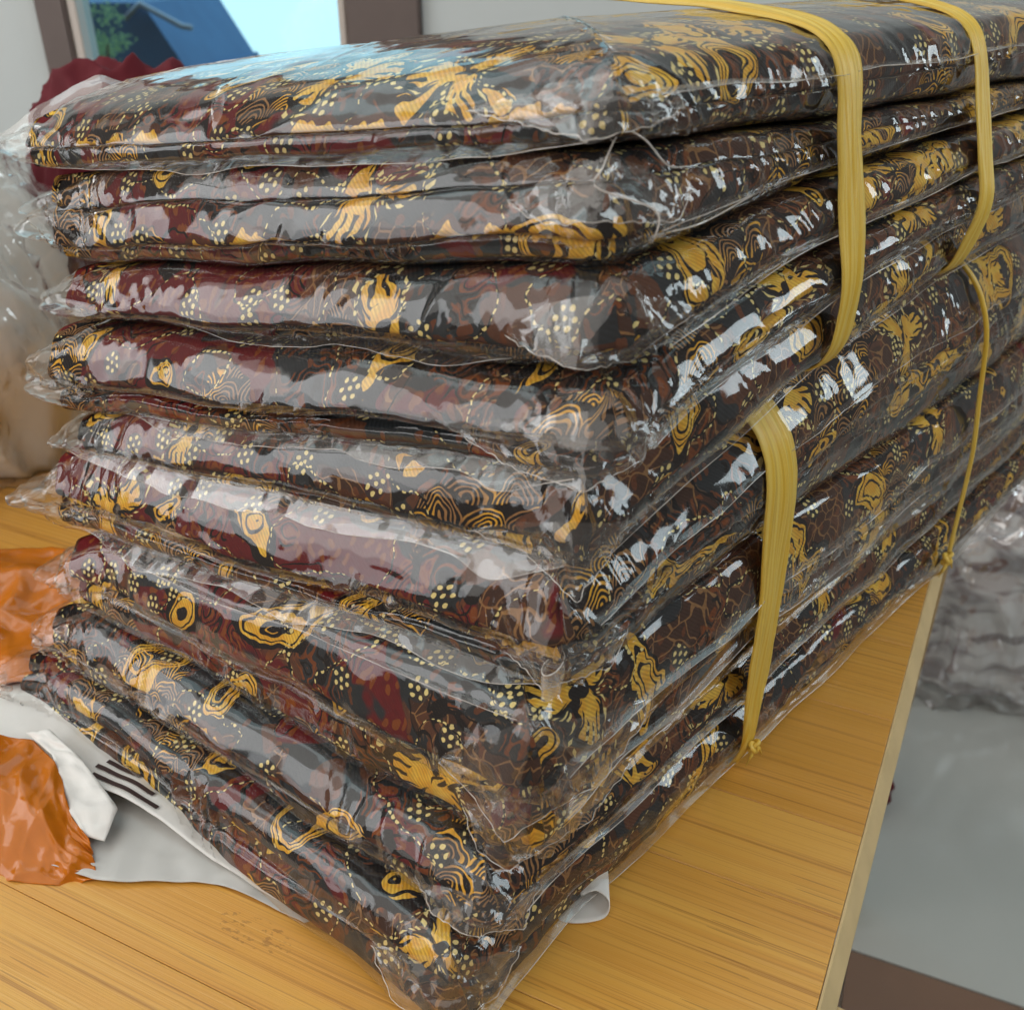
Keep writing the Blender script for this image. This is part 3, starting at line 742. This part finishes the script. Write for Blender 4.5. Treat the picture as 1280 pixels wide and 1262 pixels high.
# heat seams along the right side of each bag
for i, f0, f1, d1 in [(0, .62, .55, .5), (1, .38, .35, .5), (2, .35, .22, .55), (3, .25, .2, .55), (4, .10, .08, .5), (5, .62, .6, .5), (6, .62, .66, .5), (6, .30, .36, .5), (7, .5, .5, .5), (8, .25, .2, .5)]:
    pk = FILM[i]; ds = np.linspace(0.006, d1, 150)
    In = []; Out = []
    for k, d in enumerate(ds):
        ff = f0 + (f1 - f0) * d / d1 + 0.05 * float(pn(d * 16, 2.2 + i, 5)) + .015 * float(pn(d * 120, 1.2 + i, 6))
        p, n = fp(i, d, ff, False, -0.0012)
        wd = 0.0030 + 0.0014 * float(pn(d * 30, i * 1.7, 8))
        In.append(p); Out.append(p + n * wd + np.array([0, 0, -0.0010 + 0.0012 * float(pn(d * 70, i, 9))]))
    # smooth the seat of the seam
    In = np.array(In); Out = np.array(Out)
    ker = np.ones(9) / 9
    for arr in (In, Out):
        for c in range(3):
            pad = np.r_[np.full(4, arr[0, c]), arr[:, c], np.full(4, arr[-1, c])]; arr[:, c] = np.convolve(pad, ker, 'valid')
    sm = ruled('seam', In, Out, 150, 4, M['film_white'], pk.bag, smooth_curves=False)
    tube('seam_edge', Out, 0.00016 + .00016 * pn(ds * 55, 3.3 + i, 61), M['film_edge'], pk.bag, sides=5)

# loose hems of film hanging along the left faces
for i, f, w, dz, d0, d1, sd in [(0, .06, .004, -.004, .0, .26, 1), (2, .10, .004, -.004, .03, .20, 2), (3, .05, .006, -.006, .0, .23, 3), (4, .12, .007, -.010, .0, .27, 4), (5, .10, .007, -.006, .0, .265, 5), (6, .92, .004, .002, .0, .26, 6)]:
    pk = FILM[i]; ds = np.linspace(d0 + .004, d1, 120); In = []; Out = []
    for d in ds:
        p, n = fp(i, d, f, True, -0.001)
        tp = float(sstep(d0, d0 + .03, d) * (1 - sstep(d1 - .05, d1, d))); q = 0.75 + .5 * float(pn(d * 22, sd, 15)) + .25 * float(pn(d * 75, sd, 16))
        In.append(p); Out.append(p + n * (w * q * tp + .0012) + np.array([0, 0, dz * q * tp]))
    In = np.array(In); Out = np.array(Out); ker = np.ones(7) / 7
    for arr in (In, Out):
        for c in range(3):
            pad = np.r_[np.full(3, arr[0, c]), arr[:, c], np.full(3, arr[-1, c])]; arr[:, c] = np.convolve(pad, ker, 'valid')
    ruled('hem', In, Out, 120, 5, M['film_white'], pk.bag, smooth_curves=False, amp=.0006, freq=70, seed=sd)
    tube('hem_edge', Out, 0.00013 + .00012 * pn(ds * 60, sd, 62), M['film_edge'], pk.bag, sides=5)

# folded film corners at the near edge of the stack
def flap(i, tip_l, tip_r, tip, f_hi, f_lo, seed, amp=.0016, mat='film_white', edge=True):
    pk = FILM[i]
    fm = f_hi * .45 + f_lo * .55; rj = random.Random(seed); jz = lambda k: np.array([rj.gauss(0, k), rj.gauss(0, k), rj.gauss(0, k)])
    A = [fp(i, tip_l, fm + .02, True, .0006)[0], fp(i, tip_l * .55, f_hi * .8 + f_lo * .2, True, .0008)[0], fp(i, .004, f_hi, True, .001)[0], fp(i, tip_r * .5, f_hi * .8 + f_lo * .2, False, .0008)[0], fp(i, tip_r, fm + .02, False, .0006)[0]]
    B = [fp(i, tip_l, fm - .02, True, .0010)[0], fp(i, tip_l * .5, f_lo * .8 + f_hi * .2, True, .0030)[0] + jz(.0014), np.array(tip), fp(i, tip_r * .45, f_lo * .9 + f_hi * .1, False, .0026)[0] + jz(.0014), fp(i, tip_r, fm - .02, False, .0010)[0]]
    o = ruled('corner_flap', A, B, 60, 26, M[mat], pk.bag, amp=amp * .8, freq=58, seed=seed, smooth_curves=False)
    bb = resample(B, 60); bb = bb + .0009 * np.stack([pn(np.arange(60) * .33, seed + k * .7, 70 + k) for k in range(3)], 1)
    if edge: tube('flap_edge', bb, 0.00016 + .00014 * pn(np.arange(60) * .4, seed, 80), M['film_edge'], pk.bag, sides=5)
def corner(i, out, dz=0.0, f=.4):
    p, n = fp(i, .001, f, True)
    v = -(FILM[i].ea + FILM[i].eb); v = v / np.linalg.norm(v)
    return p + np.array([v[0] * out, v[1] * out, dz])
flap(0, .045, .022, corner(0, .004, -.004, .3), .85, .25, 3)
flap(1, .030, .030, corner(1, .004, .0, .5), .95, .30, 4)
flap(2, .030, .025, corner(2, .003, -.002, .3), .85, .15, 5)
flap(3, .060, .012, corner(3, .007, -.003, .15), .80, .04, 6)
flap(4, .040, .022, corner(4, .010, -.008, .15), .55, .06, 7)
flap(5, .020, .030, corner(5, .005, -.002, .2), .50, .10, 8)
flap(6, .030, .060, corner(6, .004, -.004, .35), .92, .25, 9, amp=.002)
flap(6, .022, .050, corner(6, .003, -.008, .15), .45, .03, 10, amp=.0016)
flap(7, .030, .020, corner(7, .004, -.002, .4), .75, .05, 11)
flap(8, .035, .030, corner(8, .004, -.003, .4), .95, .25, 12)
# wavy bag lip on the second pack, curled scroll on the sixth
p0 = fp(1, .002, .88, False, .002)[0]; pk = FILM[1]
tube('bag_lip', [fp(1, .030, .80, False, .003)[0], fp(1, .016, .84, False, .006)[0] + np.array([0, 0, .001]), fp(1, .010, .97, False, .006)[0] + np.array([0, 0, .004]), fp(1, .003, 1, False, .005)[0] + np.array([0, 0, .004]), corner(1, .004, .0, .9), corner(1, .004, .0, .75), fp(1, .004, .55, False, .003)[0], fp(1, .002, .30, False, .002)[0], fp(1, .012, .24, False, .002)[0], fp(1, .03, .27, False, .002)[0], fp(1, .06, .33, False, .002)[0]], .00028, M['film_edge'], pk.bag, sides=5, n=80)
pk = FILM[5]; v = -(pk.ea + pk.eb); v /= np.linalg.norm(v); base = corner(5, .004, .001, .22)
sp = []
for k in range(40):
    t = k / 39; an = -0.6 + 5.2 * t; rr = .0065 * (1 - .45 * t)
    sp.append(base + np.array([pk.eb[0], pk.eb[1], 0]) * (rr * math.cos(an) + .004) + np.array([v[0], v[1], 0]) * (rr * math.sin(an) * .8))
sp = np.array(sp)
ruled('film_scroll', sp + np.array([0, 0, .003]), sp + np.array([0, 0, -.007]), 60, 10, M['film_milky'], pk.bag, amp=.0005, freq=150, seed=21)
tube('scroll_edge', sp + np.array([0, 0, .003]), .00025, M['film_edge'], pk.bag, sides=5)
# milky peak of spare bag standing at the back left of the topmost pack
pk = FILM[0]
L0 = np.array([*(pk.N0 + pk.ea * A_LEN), BL[0]])
def rel(a, b, z): return np.array([*(pk.N0 + pk.ea * a + pk.eb * b), z])
ruled('spare_film', [rel(.280, -.004, .243), rel(.285, .015, .250), rel(.280, .035, .256), rel(.275, .055, .262), rel(.262, .075, .268)],
      [rel(.300, -.004, .249), rel(.301, .015, .258), rel(.302, .033, .265), rel(.296, .046, .2715), rel(.288, .056, .267), rel(.268, .078, .269)], 60, 22, M['film_milky'], pk.bag, amp=.0012, freq=60, seed=31)

# ------------------------------------------------------------------ yellow raffia bands
def hull_path(idx, dist, extra_top, extra_bot):
    """outer contour of a bundle on its right side, seen along that side"""
    pk0 = FILM[idx[0]]; eb = pk0.eb
    on = np.array([eb[1], -eb[0]])                       # outward
    P2 = []; base = pk0.N0 + eb * dist
    for q in idx:
        pk = FILM[q]
        proj = (pk.F[:, pk.m // 2, :2] - base) @ eb
        ok = pk.side < .5
        d = np.where((np.abs(pk.pts[:, 0]) < .002) & ok, np.abs(proj), 9)
        for k in np.argsort(d)[:5]:
            for v in pk.F[k, :]: P2.append(((v[:2] - base) @ on, v[2]))
    P2 = np.array(P2)
    pts = sorted(map(tuple, P2), key=lambda q: (q[1], q[0]))
    # right hull from bottom to top
    h = []
    for p in pts:
        while len(h) >= 2 and (h[-1][0] - h[-2][0]) * (p[1] - h[-2][1]) - (h[-1][1] - h[-2][1]) * (p[0] - h[-2][0]) <= 0: h.pop()
        h.append(p)
    h = np.array(h)
    return h, base, on, eb
def raffia_width(L, seed): return 1 + .10 * float(pn(L * 26, 2.0, seed + 7)) + .05 * float(pn(L * 90, 4.0, seed + 8))
def raffia(label, idx, dist, width, wprof, in_top, in_bot, seed, cord=False, lean=0.0, knot=None):
    h, base, on, eb = hull_path(idx, dist, 0, 0)
    # keep the outer part, continue inwards on top and below
    xm = h[:, 0].max()
    zm = h[:, 1].mean(); h = h[(h[:, 0] > xm - 0.03) | (h[:, 1] > zm)]
    path = [(h[0][0] - in_bot, h[0][1] + .0006)] + [tuple(q) for q in h] + [(h[-1][0] - in_top * .5, h[-1][1] + .0022), (h[-1][0] - in_top, h[-1][1] + .0035)]
    pp = resample(path, 400)
    ker = np.ones(21) / 21
    for c in range(2):
        pad = np.r_[np.full(10, pp[0, c]), pp[:, c], np.full(10, pp[-1, c])]; pp[:, c] = np.convolve(pad, ker, 'valid')
    d = np.gradient(pp, axis=0); d /= np.linalg.norm(d, axis=1)[:, None]
    nn = np.stack([d[:, 1], -d[:, 0]], 1)
    pp = pp + nn * 0.0016
    L = np.r_[0, np.cumsum(np.linalg.norm(np.diff(pp, axis=0), axis=1))]
    root = thing('raffia_band', label, 'band', (float(base[0] + on[0] * xm), float(base[1] + on[1] * xm), float(pp[0, 1])))
    ns = 17
    V = []; UV = []
    tt = np.linspace(0, 1, len(pp))
    wd = np.interp(tt, *zip(*wprof)) * width
    for k in range(len(pp)):
        for j in range(ns):
            c = j / (ns - 1) - .5
            x = c * wd[k] * raffia_width(L[k], seed + (c > 0)) + lean * (pp[k, 1] - pp[:, 1].mean()) + .0008 * float(pn(L[k] * 30, 3.3, seed))
            e = 0.0011 * float(pn(c * 5 + .3, L[k] * 22, seed + 2)) + .0006 * abs(float(pn(c * 4 + 7, L[k] * 7, seed + 4))) + .00025 * math.cos(c * 30 + 4 * float(pn(L[k] * 12, 1.0, seed + 3))) - .0010 * (2 * c) ** 4
            if cord: e = math.sqrt(max(0, .25 - c * c)) * wd[k] * .9
            q = pp[k] + nn[k] * e
            p2 = base + on * q[0] + eb * x
            V.append((p2[0], p2[1], q[1])); UV.append((L[k], c * wd[k]))
    o = link_mesh('band', V, grid_faces(len(pp), ns), M['raffia'], root, uv=UV)
    m = o.modifiers.new('thickness', 'SOLIDIFY'); m.thickness = .00035; m.offset = -1
    if knot is not None:
        k = int(np.argmin(np.abs(tt - knot[0]))); q = pp[k] + nn[k] * .0015; r0 = knot[1]
        c3 = np.array([*(base + on * q[0]), q[1]]); o3 = np.array([*on, 0]); e3 = np.array([*eb, 0]); z3 = np.array([0, 0, 1.])
        P = []
        for j in range(90):
            t = j / 89 * 2 * math.pi
            P.append(c3 + e3 * r0 * (math.sin(t) + 2 * math.sin(2 * t)) * .42 + z3 * r0 * (math.cos(t) - 2 * math.cos(2 * t)) * .42 + o3 * r0 * (.5 - math.sin(3 * t) * .5))
        kn = tube('knot', P, r0 * .42, M['raffia'], root, sides=8)
        tube('loose_end', [c3, c3 + o3 * r0 + e3 * r0 * 1.2 - z3 * r0 * .8, c3 + o3 * r0 * 1.2 + e3 * r0 * 2.2 - z3 * r0 * 3], np.array([r0 * .35, r0 * .3, r0 * .1]), M['raffia'], root, sides=6)
        tube('loose_end', [c3, c3 + o3 * r0 * .8 - e3 * r0 * 1.0 - z3 * r0 * 1.2, c3 + o3 * r0 * .4 - e3 * r0 * 1.8 - z3 * r0 * 3.4], np.array([r0 * .35, r0 * .3, r0 * .1]), M['raffia'], root, sides=6)
    return root
raffia('wide yellow raffia band round the upper packs, close to their front corner', [0, 1, 2, 3, 4], .118, .0185, [(0, .8), (.2, .9), (.6, 1.0), (1, 1.05)], .16, .008, 1)
raffia('yellow raffia band round the upper packs, farther from their front corner', [0, 1, 2, 3, 4], .235, .0170, [(0, .75), (.3, .9), (1, .95)], .16, .008, 2)
raffia('flat yellow raffia band twisted to a point round the lower packs', [5, 6, 7, 8], .122, .0215, [(0, .15), (.08, .22), (.2, .45), (.35, .85), (1, 1.1)], .02, .01, 3, knot=(.19, .0024))
raffia('thin knotted yellow raffia string round the lower packs', [5, 6, 7, 8], .325, .0034, [(0, 1), (1, 1)], .02, .01, 4, cord=True, lean=-.12, knot=(.17, .0030))

# ------------------------------------------------------------------ torn orange mailer under the stack
ml = thing('mailer_bag', 'torn orange plastic mailer with white lining under the stack', 'mailer', (-.2, .30, 0))
lining = ruled('white_lining', [(-.262, .362, .004), (-.247, .368, .006), (-.205, .371, .006), (-.168, .345, .0015), (-.105, .298, .0008), (-.050, .248, .0008)],
      [(-.262, .312, .010), (-.235, .312, .011), (-.203, .306, .0125), (-.158, .287, .011), (-.118, .262, .005), (-.076, .238, .0012)], 90, 24, M['poly_white'], ml, amp=.0008, freq=35, seed=3, thick=.0003)
ruled('grey_lining', [(-.19, .315, .002), (-.165, .30, .002), (-.14, .285, .002), (-.10, .262, .0015), (-.07, .240, .001)],
      [(-.185, .262, .004), (-.160, .2545, .003), (-.14, .2545, .0025), (-.112, .2525, .002), (-.078, .2365, .0010)], 70, 24, M['poly_grey'], ml, amp=.0010, freq=40, seed=5, thick=.0003)
ruled('orange_sheet', [(-.262, .325, .016), (-.235, .322, .016), (-.213, .320, .015), (-.197, .306, .014), (-.190, .296, .012), (-.180, .279, .010), (-.170, .270, .007)],
      [(-.262, .262, .002), (-.235, .260, .001), (-.215, .2575, .001), (-.200, .2560, .001), (-.188, .2545, .001), (-.176, .2535, .001), (-.163, .2560, .002)], 160, 90, M['orange'], ml, amp=.0014, freq=45, seed=7, bulge=.004, thick=.0004, crease=.0042, smooth_curves=False, nrm=(0, -.3, .95))
ruled('torn_rim', [(-.217, .3235, .0145), (-.200, .3100, .0145), (-.192, .298, .0125), (-.1815, .281, .0105), (-.172, .2715, .0075)],
      [(-.206, .323, .0175), (-.187, .308, .0150), (-.176, .297, .0135), (-.1625, .283, .0115), (-.164, .270, .0065)], 50, 10, M['poly_white'], ml, amp=.0012, freq=90, seed=9, thick=.0004, smooth_curves=False)
ruled('orange_back', [(-.40, .47, .012), (-.32, .475, .014), (-.275, .485, .012), (-.23, .465, .006), (-.20, .44, .003)],
      [(-.36, .368, .004), (-.29, .366, .005), (-.245, .364, .007), (-.215, .364, .008), (-.19, .35, .003)], 160, 90, M['orange'], ml, amp=.0018, freq=34, seed=12, bulge=.006, thick=.0004, crease=.0060, nrm=(0, 0, 1))
ruled('rolled_corner', [(.012, .246, .0008), (.014, .241, .0008), (.022, .2365, .001), (.034, .2365, .0035), (.0365, .240, .008), (.032, .244, .0095), (.026, .243, .008)],
      [(.012, .27, .0008), (.016, .268, .0008), (.024, .262, .001), (.035, .258, .0035), (.0375, .261, .007), (.033, .265, .008), (.027, .264, .007)], 60, 12, M['poly_white'], ml, thick=.0003)
Lv = np.array([v.co[:] for v in lining.data.vertices]).reshape(90, 24, 3)
for v0, u0, u1 in ((15.6, 36, 45), (17.8, 35, 50), (20.3, 36, 53)):
    rows_ = []
    for vv_ in (v0, v0 + 1.1):
        jj = int(vv_); fr_ = vv_ - jj
        rows_.append([Lv[k, jj] * (1 - fr_) + Lv[k, jj + 1] * fr_ + np.array([0, -.0002, .0009]) for k in range(u0, u1)])
    ruled('dark_stripe', rows_[0], rows_[1], 24, 3, M['stripe_dark'], ml, smooth_curves=False)

# ------------------------------------------------------------------ soft lumps behind: cream bag, maroon cloth, bag on the floor
def lump(name, centre, rad, mat, parent, seed, amp=.12, freq=3.0, flat=0.0, pleat=0.0, nu=160, nv=100, pw=2.4, cr=0.0, fine=0.0):
    th = np.linspace(0, 2 * math.pi, nu, endpoint=False)[:, None]; ph = np.linspace(-math.pi / 2, math.pi / 2, nv)[None, :]
    def sp(c, e): return np.sign(c) * np.abs(c) ** e
    e = 2 / pw
    x = sp(np.cos(ph), e) * sp(np.cos(th), e); y = sp(np.cos(ph), e) * sp(np.sin(th), e); z = sp(np.sin(ph), e) + 0 * th
    d = 1 + amp * (pn(x * freq + 5, y * freq + z * freq * .7, seed) + .6 * (ridge(x * freq * 2 + z * 2, y * freq * 2 + z, seed + 1) - .6)) + pleat * ridge(z * 5 + x, (x + y) * 1.3, seed + 2)
    if cr: d = d + cr * (np.exp(-np.abs(pn(x * 3.1 + z, y * 3.1 + z * 2.2, seed + 11)) / .07) + .7 * np.exp(-np.abs(pn(x * 6 - z * 2, y * 6 + z * 4, seed + 12)) / .09))
    if fine: d = d + fine * (np.exp(-np.abs(pn(x * 9 + z * 4, y * 9 - z * 6, seed + 14)) / .08) + pn(x * 14 + z * 9, y * 14 + z * 5, seed + 15) * .6)
    P = np.stack([centre[0] + rad[0] * x * d, centre[1] + rad[1] * y * d, centre[2] + rad[2] * z * d], -1)
    P[..., 2] = np.maximum(P[..., 2], flat)
    return link_mesh(name, P.reshape(-1, 3), grid_faces(nu, nv, True), mat, parent, uv=np.stack([th + 0 * ph, ph + 0 * th], -1).reshape(-1, 2) * .15)
cb = thing('bagged_linen', 'cream linen in a clear bag left of the stack', 'bag', (-.47, .66, 0))
lump('linen', (-.47, .66, .050), (.150, .112, .180), M['cream'], cb, 3, amp=.10, freq=1.5, flat=.0014, pleat=.02, cr=.035)
lump('clear_bag', (-.468, .655, .050), (.162, .124, .190), M['film_white'], cb, 3, amp=.11, freq=1.6, flat=.0006, pleat=.025, cr=.05, fine=.02)
rc_ = thing('maroon_cloth', 'dark red cloth heaped behind the topmost pack', 'cloth', (-.33, .84, 0))
lump('cloth_heap', (-.300, .84, .100), (.098, .080, .146), M['red'], rc_, 9, amp=.10, freq=1.6, flat=.0006, pleat=.015, cr=.010)
fbg = thing('floor_bag', 'clear plastic bag of grey streaked cloth standing on the floor', 'bag', (.86, 1.28, FZ))
lump('cloth_bundle', (.82, 1.33, FZ + .14), (.19, .17, .26), M['grey_cloth'], fbg, 15, amp=.12, freq=1.6, flat=FZ + .003, pleat=.025)
lump('clear_bag', (.815, 1.325, FZ + .14), (.212, .188, .28), M['film_bag'], fbg, 15, amp=.13, freq=1.7, flat=FZ + .0012, pleat=.03, cr=.05, fine=.022)
rs = thing('maroon_cloth', 'scrap of dark red cloth on the floor by the table edge', 'cloth', (.50, 1.0, FZ))
lump('cloth_heap', (.485, 1.0, FZ + .02), (.055, .05, .035), M['red'], rs, 22, amp=.12, freq=1.4, flat=FZ + .001, nu=60, nv=30)
